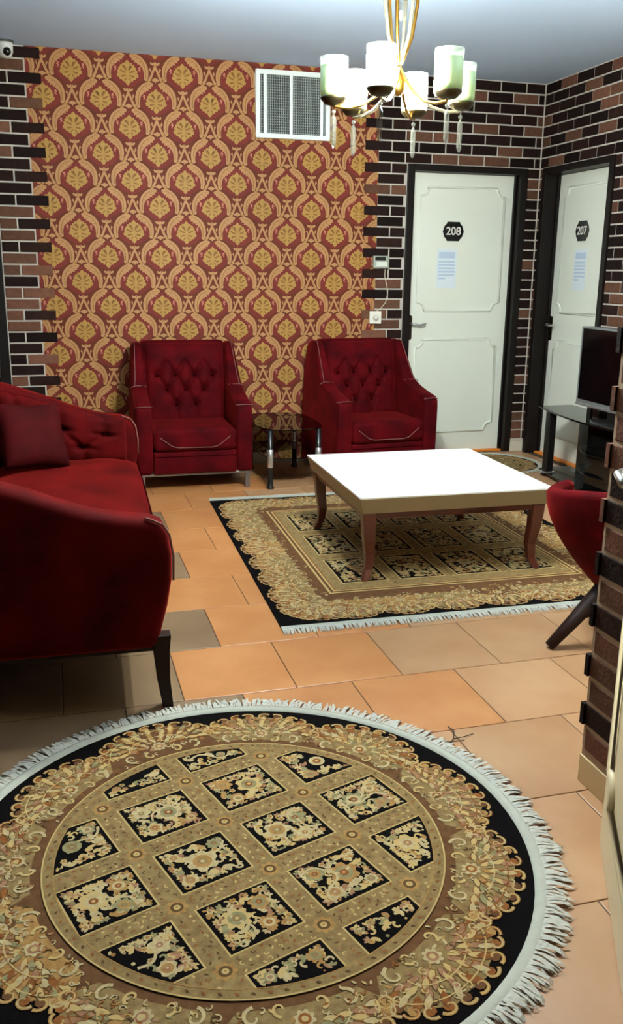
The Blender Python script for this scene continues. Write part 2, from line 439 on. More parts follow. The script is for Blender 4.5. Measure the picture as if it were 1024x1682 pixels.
def make_door(name, loc, rz, W, H, frame_w, recess, label, number, plate_x, handle_left=True, near_jamb=True):
    """local x to the right seen from the room, y into the wall, origin at outer frame's lower left"""
    e = struct(empty(name, loc, rz), label)
    T = H
    f = MB(); f.box(0, frame_w, -.018, recess+.04, 0, T); f.box(W-frame_w, W, -.018, recess+.04, 0, T); f.box(frame_w, W-frame_w, -.018, recess+.04, T-.045, T)
    f.box(frame_w, frame_w+.016, recess-.022, recess, 0, T-.045); f.box(W-frame_w-.016, W-frame_w, recess-.022, recess, 0, T-.045)
    f.build('door_frame', M_frame, e, bevel=.003)
    lf = MB().box(frame_w+.003, W-frame_w-.003, recess, recess+.04, .008, T-.048).build('leaf', M_white, e, bevel=.002)
    a, b_ = frame_w+.085, W-frame_w-.085
    moulding(lf, a, b_, 1.115, T-.145, recess, M_white); moulding(lf, a, b_, .17, .90, recess, M_white)
    # number plate
    pxc = plate_x; pz = 1.702
    oc = [(-.05,-.07),(.05,-.07),(.054,-.058),(.072,-.04),(.086,0),(.072,.04),(.054,.058),(.05,.07),(-.05,.07),(-.054,.058),(-.072,.04),(-.086,0),(-.072,-.04),(-.054,-.058)]
    pl = MB().prism([(pxc+x, pz+z) for x,z in oc], recess-.006, recess+.001, 'y').build('number_plate', M_black, e); pl['label'] = 'black plate with number '+number
    tm = text_mesh(number, .082); tm.materials.clear(); tm.materials.append(M_ink)
    t = bpy.data.objects.new('number', tm); COL.objects.link(t); t.parent = pl; t.location = (pxc, recess-.0065, pz); t.rotation_euler = (pi/2,0,0)
    # handle
    hx = frame_w+.035 if handle_left else W-frame_w-.035
    hz = .99
    hd = MB().prism([(hx+.018*cos(a_), hz+(.075 if sin(a_) >= 0 else -.075)+.018*sin(a_)) for a_ in [2*pi*k/16 for k in range(16)]], recess-.007, recess+.001, 'y').build('handle', mat('handle_plate', (70,62,52), .35, metal=1), e)
    sx = 1 if handle_left else -1
    MB().tube([(hx,recess-.004,hz+.03),(hx,recess-.045,hz+.03),(hx+sx*.02,recess-.055,hz+.028),(hx+sx*.06,recess-.056,hz+.02),(hx+sx*.105,recess-.054,hz+.028),(hx+sx*.115,recess-.05,hz+.036)], [.009,.009,.009,.0085,.008,.006], 8).build('lever', M_chrome, hd, smooth=True)
    MB().box(frame_w+.004, W-frame_w-.004, recess-.05, recess+.03, 0, .014).build('threshold', M_orange, e)
    return e
make_door('door_1', (DX0, D, 0), 0, DX1-DX0, DZ, .055, .07, 'white panelled door numbered 208 in a black frame', '208', 2.946-DX0)
make_door('door_2', (XR, EY1, 0), -pi/2, EY1-EY0, DZ, .05, .11, 'white panelled door numbered 207 beside the television', '207', .415)
def notice(x, z, w, h, loc, rz, label):
    e = empty('paper_notice', loc, rz)
    MB().box(-w/2, w/2, -.0012, 0, 0, h).build('sheet', M_paper, e)
    p = MB(); p.box(-w*.40, w*.40, -.0018, -.0012, h*.76, h*.92)
    for i,(a,b_) in enumerate(((-.42,.40),(-.42,.40),(-.42,.38),(-.42,.42),(-.42,.40),(-.4,-.05))):
        zz = h*(.70-.085*i); p.box(w*a, w*b_, -.0018, -.0012, zz-h*.045, zz)
    p.build('printed_lines', M_print, e)
    return tag(e, label, 'notice')
notice(0, 0, .165, .29, (2.905, D+.0695, 1.285), 0, 'pale blue printed notice taped to door 208 under its number plate')
notice(0, 0, .165, .29, (XR+.1095, EY1-.42, 1.285), -pi/2, 'printed sheet stuck on door 207 behind the television')

# open cream door beside the camera
ang3 = math.atan2(1.23-1.689, 1.006-1.254)     # direction from free edge to the hinge side
d3 = struct(empty('door_3', (1.254, 1.689, 0), ang3), 'open cream panelled door leaf beside the brick stub')
lf = MB().box(0, .86, 0, .04, .006, 2.06).build('leaf', M_cream, d3, bevel=.002)
for z0, z1 in ((.19, .93), (1.1, 1.92)):
    P = moulding_path(.09, .77, z0, z1, c=.07)
    MB().tube([(x, -.002, z) for x,z in P], .013, 6, closed=True).build('moulding', M_cream, lf, smooth=True)
hp = MB().box(.03, .07, .04, .048, .86, 1.06).build('handle', M_chrome, d3, bevel=.003)
MB().tube([(.05,.045,.975),(.05,.085,.975),(.035,.095,.975),(-.03,.095,.972),(-.06,.09,.97)], .011, 8).build('lever', M_chrome, hp, smooth=True)
hp2 = MB().box(.03, .07, -.008, 0, .86, 1.06).build('handle', M_chrome, d3, bevel=.003)
MB().tube([(.05,-.005,.975),(.05,-.045,.975),(.07,-.055,.975),(.16,-.052,.972)], .010, 8).build('lever', M_chrome, hp2, smooth=True)

# ------------------------------------------------------------------ chandelier
M_brass = mat('brass', (150,114,52), .28, metal=1)
M_steel = mat('rod_glass', (140,134,112), .2, metal=.8)
M_lit = mat('lit_glass', (255,250,240), .3, emit=((246,255,248), LAMP))
M_milk_glow = mat('milk_glass_glow', (118,138,92), .25, emit=((200,226,160), .22))  # unlit shades: faint glow painted in as emission
M_rim = mat('clear_rim', (214,226,208), .15); M_rim.node_tree.nodes['Principled BSDF'].inputs['Alpha'].default_value = .5
M_cryst = mat('crystal', (64,64,58), .08, spec=.9); M_cryst.node_tree.nodes['Principled BSDF'].inputs['Alpha'].default_value = .4
M_bulb = mat('bulb', (255,255,250), .3, emit=((250,255,250), LAMP*1.5))
CHX, CHY = 1.215, 3.20
ch = tag(empty('chandelier', (CHX, CHY, 0)), 'brass six-arm chandelier with cylindrical glass shades and crystal drops', 'chandelier')
MB().lathe([(.075,ZC-.03),(.08,ZC-.012),(.08,ZC)], 24).build('ceiling_canopy', M_brass, ch, smooth=True)
body = MB().lathe([(.012,ZC-.03),(.012,2.43),(.03,2.42),(.032,2.33),(.012,2.32)], 16).build('stem', M_brass, ch, smooth=True)
MB().lathe([(.004,2.24),(.018,2.265),(.024,2.29),(.014,2.318)], 8).build('crystal_finial', M_cryst, body)
MB().lathe([(.008,2.0),(.022,2.02),(.022,2.05),(.01,2.07),(.008,2.10)], 12).build('hub', M_brass, ch, smooth=True)
right = math.atan2(rr[1], rr[0])
for k in range(6):
    th = right + radians(10+60*k)
    ca, sa = cos(th), sin(th)
    def Q(r, z): return (r*ca, r*sa, z)
    # rod drops beside the stem, crosses to the opposite side and sweeps out to the cup
    pts = [Q(-.060,ZC-.02), Q(-.060,2.5), Q(-.058,2.3), Q(-.042,2.19), Q(-.012,2.115), Q(.03,2.05), Q(.075,2.0), Q(.125,1.968), Q(.18,1.955), Q(.228,1.957), Q(.232,1.972)]
    arm = MB().tube(pts, [.007]*3+[.006]*8, 8).build('arm', M_brass if k % 2 else M_steel, ch, smooth=True)
    cx, cy = .232*ca, .232*sa
    MB().lathe([(.012,1.960),(.032,1.965),(.047,1.981),(.0475,1.988)], 20, (cx,cy,0)).build('cup', mat('cup_metal', (62,54,36), .4, metal=1), arm, smooth=True)
    lit = k in (1,2,4)
    z0, z1 = 1.986, 2.114
    sh = MB().lathe([(.046,z0),(.048,z0+.02),(.0485,z1-.028),(.0455,z1-.028),(.043,z0+.004),(.046,z0)] , 24, (cx,cy,0), cap=False).build('lamp_shade', M_lit if lit else M_milk_glow, ch, smooth=True)
    sh['label'] = 'lit glowing white glass shade' if lit else 'unlit pale green glass shade with a faint added glow'
    MB().lathe([(.0485,z1-.028),(.0485,z1),(.0462,z1),(.0462,z1-.028)], 24, (cx,cy,0), cap=False).build('clear_rim', M_rim, sh, smooth=True)
    MB().ball((cx,cy,2.04), .026, 12, 8, sc=(1,1,1.4)).build('bulb', M_bulb if lit else mat('bulb_off', (230,232,225), .3), sh, smooth=True)
    # crystal drop
    dr = MB(); dr.ball((cx,cy,1.940), .008, 8, 6); dr.lathe([(.003,1.93),(.010,1.915),(.010,1.835),(.003,1.822)], 6, (cx,cy,0)); dr.build('crystal_drop', M_cryst, arm)

# ------------------------------------------------------------------ things on the back wall
M_vent = mat('vent_white', (222,228,226), .4)
v = tag(empty('air_vent', (1.403, D-.004, 2.283)), 'white metal ventilation grille with vertical slats high on the wallpaper', 'vent')
VW, VH = .526, .432
fr = MB(); b = .03
fr.box(0,VW,-.022,0,0,b); fr.box(0,VW,-.022,0,VH-b,VH); fr.box(0,b,-.022,0,b,VH-b); fr.box(VW-b,VW,-.022,0,b,VH-b)
fr.build('frame', M_vent, v, bevel=.003)
MB().box(b,VW-b,-.003,0,b,VH-b).build('backing', mat('vent_dark', (24,26,26), .8), v)
sl = MB().box(-.0016,.0016,-.020,-.006,b,VH-b).mesh('slat', mat('vent_slat', (158,166,162), .5))
x = b+.012
n = 30
for i in range(n):
    xx = b+.008+(VW-2*b-.016)*i/(n-1)
    inst('slat', sl, v, (xx,0,0))
wide = MB().box(-.011,.011,-.021,-.006,b,VH-b).mesh('mullion', M_vent)
for xx in (b+.035, VW*.47, VW-b-.03): inst('mullion', wide, v, (xx,0,0))
fin = MB().box(b,VW-b,-.006,-.004,-.002,.002).mesh('fin', mat('vent_grey', (150,156,154), .5))
for i in range(22): inst('fin', fin, v, (0,0,b+.01+(VH-2*b-.02)*i/21))

t = tag(empty('thermostat', (2.336, D-.014, 1.427)), 'grey thermostat box with dark display beside door 208', 'thermostat')
MB().box(-.062,.062,-.03,0,0,.088).build('housing', mat('thermo_grey', (150,154,142), .45), t, bevel=.006)
MB().box(-.05,.03,-.032,-.029,.056,.08).build('display', M_black, t)
MB().box(-.04,.045,-.032,-.029,.012,.046).build('button_panel', mat('thermo_pale', (206,208,198), .5), t)
s = tag(empty('wall_socket', (2.308, D-.014, 1.072)), 'white square wall socket with plug below the thermostat', 'socket')
MB().box(-.046,.046,-.010,0,-.046,.046).build('cover_plate', mat('socket_white', (226,222,210), .4), s, bevel=.004)
MB().lathe([(.022,0),(.022,.012),(.016,.03)], 16).build('plug', mat('plug_white', (214,208,196), .4), s, smooth=True, rot=(pi/2,0,0), loc=(0,-.008,0))
MB().tube([(2.375,D-.018,1.43),(2.372,D-.02,1.37),(2.392,D-.02,1.30),(2.398,D-.02,1.235),(2.385,D-.02,1.18),(2.345,D-.02,1.135),(2.315,D-.022,1.118)], .003, 6).build('cable', mat('cable_white', (206,196,170), .5), None, smooth=True)
tag(bpy.data.objects['cable'], 'thin white cable running from thermostat to wall socket', 'cable')
c = tag(empty('security_camera', (-.195, 6.33, ZC)), 'small white dome security camera under the ceiling above the brick strip', 'camera')
MB().lathe([(.05,-.014),(.052,-.006),(.052,0)], 20).build('mount', mat('cam_grey', (60,60,58), .5), c, smooth=True)
MB().lathe([(.012,-.1),(.034,-.09),(.045,-.065),(.046,-.03),(.046,-.012)], 20).build('housing', mat('cam_white', (206,206,200), .4), c, smooth=True)
MB().ball((.008,-.028,-.066), .026, 14, 10).build('lens', M_black, c, smooth=True)

# ------------------------------------------------------------------ rugs
GOLD = {}
def rug_mats():
    q = dict(spec=.05)
    return [mat('rug_black', (11,8,8), .95, bump=.2, bscale=400, **q), mat('rug_gold', (142,118,78), .95, rgb2=(118,94,60), vscale=60, bump=.3, bscale=400, **q),
            mat('rug_brown', (104,72,46), .95, rgb2=(90,60,38), vscale=40, bump=.3, bscale=400, **q), mat('rug_cream', (184,164,122), .95, rgb2=(160,138,100), vscale=90, **q),
            mat('rug_tan', (164,126,76), .95, rgb2=(140,102,58), vscale=80, **q), mat('rug_sage', (140,130,92), .95, rgb2=(116,108,76), vscale=80, **q),
            mat('rug_rose', (156,116,88), .95, rgb2=(132,92,66), vscale=80, **q), mat('rug_rust', (140,88,46), .95, rgb2=(112,66,34), vscale=80, **q),
            mat('rug_dot', (88,66,40), .95, **q), mat('rug_line', (178,150,98), .95, **q)]
BLK, GLD, BRN, CRM, TAN, SAGE, ROSE, RUST, DOT, LINE = range(10)
class Pat:
    """flat woven pattern: polygons in stacked thin layers; xf maps pattern coordinates to rug coordinates"""
    def __init__(s, z0, dz=.0002): s.b = MB(); s.z0 = z0; s.dz = dz; s.inside = None; s.n = 0
    def poly(s, P, ly, mi, xf=None):
        if xf: P = [xf(*p) for p in P]
        if s.inside and not all(s.inside(*p) for p in P): return False
        s.n += 1; z = s.z0+s.dz*ly+(s.n*37 % 199)*9e-7
        s.b.add([(x,y,z) for x,y in P], [tuple(range(len(P)))], mi); return True
    def rib(s, pts, w0, w1, ly, mi, xf=None):
        if xf: pts = [xf(*p) for p in pts]
        if s.inside and not all(s.inside(*p) for p in pts): return
        s.n += 1; z = s.z0+s.dz*ly+(s.n*37 % 199)*9e-7
        for q in ribbon(pts, w0, w1): s.b.add([(x,y,z) for x,y in q], [(0,1,2,3)], mi)
def spiral(cx, cy, r, a0, turn, n=12, tail=1.0):
    """S-scroll: a stalk curling into a hook; returns points from tip to stalk"""
    P = []
    for i in range(n+1):
        t = i/n; rad = r*(.22+.78*t); a = a0+turn*(1-t); P.append((cx+rad*cos(a), cy+rad*sin(a)))
    return P
def flower(p, cx, cy, r, ly, c1, c2, c3, n=7, xf=None, a0=0):
    P = []
    for k in range(n*3):
        a = a0+2*pi*k/(n*3); q = r*(1 if k % 3 else .74); P.append((cx+q*cos(a), cy+q*sin(a)))
    p.poly(P, ly, c1, xf)
    p.poly(disc(cx,cy,r*.6,10), ly+1, c2, xf); p.poly(disc(cx,cy,r*.32,8), ly+2, c3, xf); p.poly(disc(cx,cy,r*.14,6), ly+3, c1, xf)
def floral_panel(p, w, h, rng, xf, ly, s=1.0):
    """dense scrolling foliage filling a panel of half sizes w,h"""
    light = [CRM, CRM, TAN, SAGE, LINE, LINE, ROSE]
    m = .005*s
    def ok(x, y): return abs(x) < w-m and abs(y) < h-m
    # a bouquet: two or three blooms, S scrolls and many leaves
    kind = rng.randrange(3)
    blooms = []
    if kind == 0: blooms = [(-.3*w,.1*h,.030*s),(.45*w,.35*h,.022*s),(.3*w,-.5*h,.02*s)]
    elif kind == 1: blooms = [(0,0,.034*s),(.62*w,.58*h,.018*s),(-.62*w,-.58*h,.018*s),(-.6*w,.6*h,.014*s)]
    else: blooms = [(.2*w,.05*h,.032*s),(-.5*w,.45*h,.022*s),(-.45*w,-.5*h,.02*s),(.65*w,-.6*h,.015*s)]
    for x,y,r in blooms:
        flower(p, x, y, r, ly+2, rng.choice([TAN,LINE,CRM,SAGE]), rng.choice([CRM,TAN,SAGE]), rng.choice([ROSE,RUST,GLD]), rng.choice([5,6,7,8]), xf, rng.random())
    gx = max(4, int(w/.0085/s)); gy = max(4, int(h/.0085/s))
    for i in range(gx):
        for j in range(gy):
            x = -w+m*1.6+(2*w-3.2*m)*(i+.5)/gx + rng.uniform(-.006,.006)*s; y = -h+m*1.6+(2*h-3.2*m)*(j+.5)/gy + rng.uniform(-.006,.006)*s
            if any(math.hypot(x-bx,y-by) < br*.92 for bx,by,br in blooms): continue
            q = rng.random(); a = rng.uniform(0,2*pi)
            if abs(x) > w-.022*s or abs(y) > h-.022*s: a = math.atan2(-y,-x)+rng.uniform(-.7,.7)
            if q < .33:
                S = spiral(x, y, .0105*s, a, rng.choice([-1,1])*rng.uniform(3.2,4.6), 9)
                if all(ok(*t) for t in S): p.rib(S, .0016*s, .0030*s, ly+1, rng.choice(light), xf)
            elif q < .86:
                n = rng.choice([2,3,3]); c = rng.choice(light)
                for k in range(n):
                    L = leafp(x, y, a+(k-(n-1)/2)*.95, rng.uniform(.013,.021)*s, .0046*s, 4)
                    if all(ok(*t) for t in L): p.poly(L, ly+1, c, xf)
            elif ok(x+.006*s,y+.006*s) and ok(x-.006*s,y-.006*s):
                flower(p, x, y, .0075*s, ly+1, rng.choice(light), TAN, RUST, 5, xf)
    per = [(sx_*(w-.016*s), t*h) for sx_ in (-1,1) for t in [(-.86+.19*q_) for q_ in range(10)]]+[(t*w, sy_*(h-.016*s)) for sy_ in (-1,1) for t in [(-.86+.19*q_) for q_ in range(10)]]
    for x, y in per:
        if rng.random() < .4: continue
        a = math.atan2(-y,-x)+rng.uniform(-1.2,1.2); c = rng.choice(light)
        for k in range(3):
            L = leafp(x+.003*s*cos(a), y+.003*s*sin(a), a+pi+(k-1)*.9, .0115*s, .0032*s, 3)
            if all(abs(t[0]) < w-.003 and abs(t[1]) < h-.003 for t in L): p.poly(L, ly+1, c, xf)
        p.rib(spiral(x+.006*s*cos(a), y+.006*s*sin(a), .008*s, a, rng.choice([-4,4]), 7), .0012*s, .0022*s, ly+2, rng.choice(light), xf)
    for k in range(3):
        x, y = rng.uniform(-.6*w,.6*w), rng.uniform(-.6*h,.6*h); a = rng.uniform(0,6.3); sg = rng.choice([-1,1]); P = []
        for i in range(13): t = (i/12-.5)*2; P.append((x+.05*s*t*cos(a)-sg*.014*s*sin(pi*t)*sin(a), y+.05*s*t*sin(a)+sg*.014*s*sin(pi*t)*cos(a)))
        if all(ok(*t) for t in P): p.rib(P, .0022*s, .0032*s, ly+3, CRM, xf)
def band_dots(p, x0, x1, y0, y1, rng, xf, ly, s=1.0):
    """small filling of a gold band"""
    nx = max(1,int((x1-x0)/.017/s)); ny = max(1,int((y1-y0)/.017/s))
    for i in range(nx):
        for j in range(ny):
            x = x0+(x1-x0)*(i+.5)/nx; y = y0+(y1-y0)*(j+.5)/ny; q = rng.random(); a = rng.uniform(0,6.3)
            if q < .5: p.poly(leafp(x,y,a,.012*s,.003*s,3), ly, rng.choice([DOT,DOT,RUST,LINE]), xf)
            elif q < .85: p.rib(spiral(x,y,.007*s,a,rng.choice([-4,4]),6), .0011*s,.0016*s, ly, rng.choice([DOT,LINE,RUST]), xf)
            else: p.poly(disc(x,y,.004*s,6), ly, rng.choice([LINE,ROSE]), xf)
def palmette(p, L, Wd, rng, xf, ly, k_=1.0):
    """border palmette in a local frame: v outward 0..L, u sideways -Wd..Wd, with curled golden rim"""
    base = rng.choice([TAN, GLD, BRN, GLD]); n = 18
    O = [(-Wd*.82,0)]
    for k in range(n+1):
        a = pi - pi*k/n; rr_ = 1+.05*sin(k*2.1)
        O.append((Wd*cos(a)*rr_, L*.32+L*.62*sin(a)*rr_))
    O.append((Wd*.82,0))
    O = [(O[0][0]*(1-t)+O[-1][0]*t, 0) for t in (.75,.5,.25)]+O
    p.poly(O, ly, base, xf)
    # curled rim: hooks against the black
    m = 13
    for k in range(m):
        a = pi*(k+.5)/m; x, y = Wd*.98*cos(a), L*.32+L*.64*sin(a)
        sg = 1 if k % 2 else -1
        S = spiral(x, y, .021*k_, a-sg*.9, sg*4.4, 10)
        p.rib(S, .0022, .0046, ly+5, RUST if rng.random() < .3 else TAN, xf); p.rib(S, .0008, .0018, ly+6, CRM if k % 2 else LINE, xf)
        p.poly(disc(x,y,.012*k_,7), ly+4, rng.choice([RUST,BRN,TAN]), xf)
    # rows of scale-like petals round a small fan
    e_ = lambda q, a: (Wd*q*cos(a), L*.28+L*.60*q*sin(a))
    for row, (q, n, ln, wd) in enumerate(((.80,13,.25,.0085),(.62,11,.25,.0085),(.44,9,.24,.008),(.26,7,.22,.0075))):
        c1, c2 = rng.choice([(CRM,TAN),(TAN,LINE),(LINE,ROSE),(ROSE,CRM),(SAGE,LINE),(CRM,RUST)])
        for k in range(n):
            a = pi*(k+.5)/n; x, y = e_(q-.06, a); d_ = math.atan2(L*sin(a), Wd*cos(a))+rng.uniform(-.25,.25); lj = ly+1+(3-row)
            p.poly(leafp(x, y, d_, L*ln*1.12, wd*1.25*k_, 4), lj, rng.choice([DOT,RUST,BRN]), xf)
            p.poly(leafp(x, y, d_, L*ln, wd*.9*k_, 4), lj+1, c1 if k % 2 else c2, xf)
    p.rib([e_(.55,pi*t/16) for t in range(17)], .0016*k_, .0016*k_, ly+6, rng.choice([CRM,LINE]), xf)
    p.rib([e_(.92,pi*t/16) for t in range(17)], .0016*k_, .0016*k_, ly+6, rng.choice([RUST,LINE]), xf)
    flower(p, 0, L*.24, .024*k_, ly+5, CRM, rng.choice([ROSE,RUST]), LINE, 8, xf)
    for sgn in (1,-1):
        S = spiral(sgn*Wd*.62, L*.12, .026*k_, -pi/2, sgn*5, 12); p.rib(S, .002*k_, .0045*k_, ly+7, CRM, xf)
        S = spiral(sgn*Wd*.27, L*.02, .020*k_, pi/2, -sgn*5, 12); p.rib(S, .0018*k_, .004*k_, ly+7, LINE, xf)
    for k in range(70):
        x = rng.uniform(-.95,.95)*Wd; y = rng.uniform(-.05,.92)*L
        if (x/Wd)**2+((y-L*.3)/(L*.62))**2 > .9 and y > L*.3: continue
        if rng.random() < .55: p.rib(spiral(x,y,.010*k_,rng.uniform(0,6.3),rng.choice([-4,4]),7), .001*k_,.002*k_, ly+8, rng.choice([RUST,LINE,CRM,DOT,CRM]), xf)
        else: p.poly(leafp(x,y,rng.uniform(0,6.3),.015*k_,.0034*k_,3), ly+7, rng.choice([CRM,LINE,RUST,SAGE,DOT,ROSE]), xf)
def clip_convex(P, C):
    out = P
    for i in range(len(C)):
        a, b = C[i], C[(i+1)%len(C)]; inp = out; out = []
        side = lambda q: (b[0]-a[0])*(q[1]-a[1])-(b[1]-a[1])*(q[0]-a[0])
        for k in range(len(inp)):
            u, w = inp[k], inp[(k+1)%len(inp)]; fu, fw_ = side(u), side(w)
            if fu >= 0: out.append(u)
            if fu*fw_ < 0: t = fu/(fu-fw_); out.append((u[0]+(w[0]-u[0])*t, u[1]+(w[1]-u[1])*t))
        if not out: return []
    return out
M_fringe = mat('fringe_white', (196,194,182), .9, var=.25, vscale=120)
M_fringe_d = mat('fringe_tip', (120,116,104), .9)
M_band = mat('rug_edge_band', (176,176,162), .85, var=.1, vscale=60)
def ring_pts(r, n=96): return [(r*cos(2*pi*k/n), r*sin(2*pi*k/n)) for k in range(n)]
def ring(p, r0_, r1_, ly, mi, n=96):
    a = ring_pts(r0_, n); b = ring_pts(r1_, n)
    for k in range(n): p.b.add([(x,y,p.z0+p.dz*ly) for x,y in (a[k],b[k],b[(k+1)%n],a[(k+1)%n])], [(0,1,2,3)], mi)
def round_rug(name, c, R, label, rot, s=1.0, detail=True, seed=3):
    rng = random.Random(seed)
    e = tag(empty(name, (c[0],c[1],0), rot), label, 'rug')
    k = R/.80
    MB().lathe([(.735*k,0),(.737*k,.002),(.735*k,.004),(.0001,.004)], 96, cap=False).build('rug_body', rug_mats()[0], e)
    MB().lathe([(.706*k,.0035),(.712*k,.009),(.732*k,.009),(.738*k,.005),(.738*k,0)], 96, cap=False).build('edge_band', M_band, e, smooth=True)
    # fringe strands
    f = MB(); N = 760 if detail else 240
    for i in range(N):
        a = 2*pi*i/N + rng.uniform(-.003,.003); a2 = a+rng.uniform(-.022,.022); r1 = (.775+rng.uniform(0,.024))*k; w = rng.uniform(.0022,.0042)*k*(760/N)
        z = .004+rng.uniform(0,.005); r0_ = .732*k; rm = .752*k
        ta = (-sin(a),cos(a)); pts = [(r0_,a,.010,w),(rm,a*.6+a2*.4,z+.006,w*1.15),(r1-.01*k,a2,z+.002,w*1.1),(r1,a2,.002,w*.5)]
        vs = []
        for (q,an,zz,ww) in pts: vs += [(q*cos(an)+ta[0]*ww,q*sin(an)+ta[1]*ww,zz),(q*cos(an)-ta[0]*ww,q*sin(an)-ta[1]*ww,zz)]
        f.add(vs, [(0,1,3,2),(2,3,5,4),(4,5,7,6)], 0)
        if rng.random() < .45:
            q0, q1 = r1-.004*k, r1+rng.uniform(.006,.02)*k; a3 = a2+rng.uniform(-.02,.02)
            f.add([(q0*cos(a2)+ta[0]*.0011,q0*sin(a2)+ta[1]*.0011,.003),(q0*cos(a2)-ta[0]*.0011,q0*sin(a2)-ta[1]*.0011,.003),(q1*cos(a3),q1*sin(a3),.002)], [(0,1,2)], 1)
    fo = f.build('fringe', [M_fringe, M_fringe_d], e, raw=True); fo['kind'] = 'stuff'
    p = Pat(.0043)
    # brown ground with lobed palmette border
    NL = 11
    ring(p, 0, .575*k, 0, BRN)
    for i in range(NL):
        th = 2*pi*(i+.25)/NL; r0_ = .522*k; L = (.150+.012*(i % 2))*k
        xf = lambda u, v, th=th, r0_=r0_: ((r0_+v)*cos(th+u/(r0_+.07*k)), (r0_+v)*sin(th+u/(r0_+.07*k)))
        palmette(p, L, .172*k, rng, xf, 2, k)
    for i in range(150 if detail else 0):
        th = rng.uniform(0,2*pi); r_ = rng.uniform(.535,.60)*k
        if rng.random() < .5: p.rib(spiral(r_*cos(th),r_*sin(th),.012,rng.uniform(0,6),rng.choice([-4.5,4.5]),8), .0012,.002, 8, rng.choice([TAN,LINE,RUST,CRM]))
        else: p.poly(leafp(r_*cos(th),r_*sin(th),rng.uniform(0,6),.018,.004,4), 7, rng.choice([CRM,TAN,ROSE]))
    # field
    R1 = .497*k
    ring(p, 0, R1, 14, GLD); ring(p, R1-.004*k, R1, 17, LINE); ring(p, R1-.030*k, R1-.0275*k, 17, TAN)
    th = radians(18.3); pu, pv, wu, wv = .2465*k, .2275*k, .091*k, .081*k
    cir = ring_pts(R1-.030*k, 64)
    p.inside = lambda x, y: math.hypot(x,y) < R1-.034*k
    for i in range(-3,3):
        for j in range(-2,3):
            cu, cv = (i+.5)*pu, j*pv
            xf = lambda u, v, cu=cu, cv=cv: ((cu+u)*cos(th)-(cv+v)*sin(th), (cu+u)*sin(th)+(cv+v)*cos(th))
            for sc, mi, ly in ((1.05, LINE, 16), (1.0, BLK, 17)):
                C = clip_convex([xf(-wu*sc,-wv*sc),xf(wu*sc,-wv*sc),xf(wu*sc,wv*sc),xf(-wu*sc,wv*sc)], cir)
                if len(C) > 2: p.b.add([(x,y,p.z0+p.dz*ly) for x,y in C], [tuple(range(len(C)))], mi)
            if math.hypot(cu,cv) < R1+.1:
                floral_panel(p, wu, wv, rng, xf, 18, 1.2*k)
            if detail:
                band_dots(p, wu*1.08, pu-wu*1.08, -wv, wv, rng, xf, 16); band_dots(p, -wu, wu, wv*1.08, pv-wv*1.08, rng, xf, 16)
                ux, vx = pu/2, pv/2
                flower(p, ux, vx, .026, 16, TAN, DOT, LINE, 8, xf); 
    p.inside = None
    for i in range(90 if detail else 0):
        a = 2*pi*i/90; r_ = R1-.016*k
        p.poly(leafp(r_*cos(a)-.006*cos(a+1), r_*sin(a)-.006*sin(a+1), a+1, .013, .0035, 3), 18, DOT if i % 2 else RUST); 
    po = p.b.build('woven_pattern', rug_mats(), e, raw=True); po['kind'] = 'stuff'
    return e
round_rug('round_rug', (.381,1.905), .80, 'round Persian rug with lattice of black floral panels and white fringe', 0)
round_rug('door_rug', (3.12,6.0), .40, 'small worn round patterned rug before doors 207 and 208', .3, detail=False, seed=9)

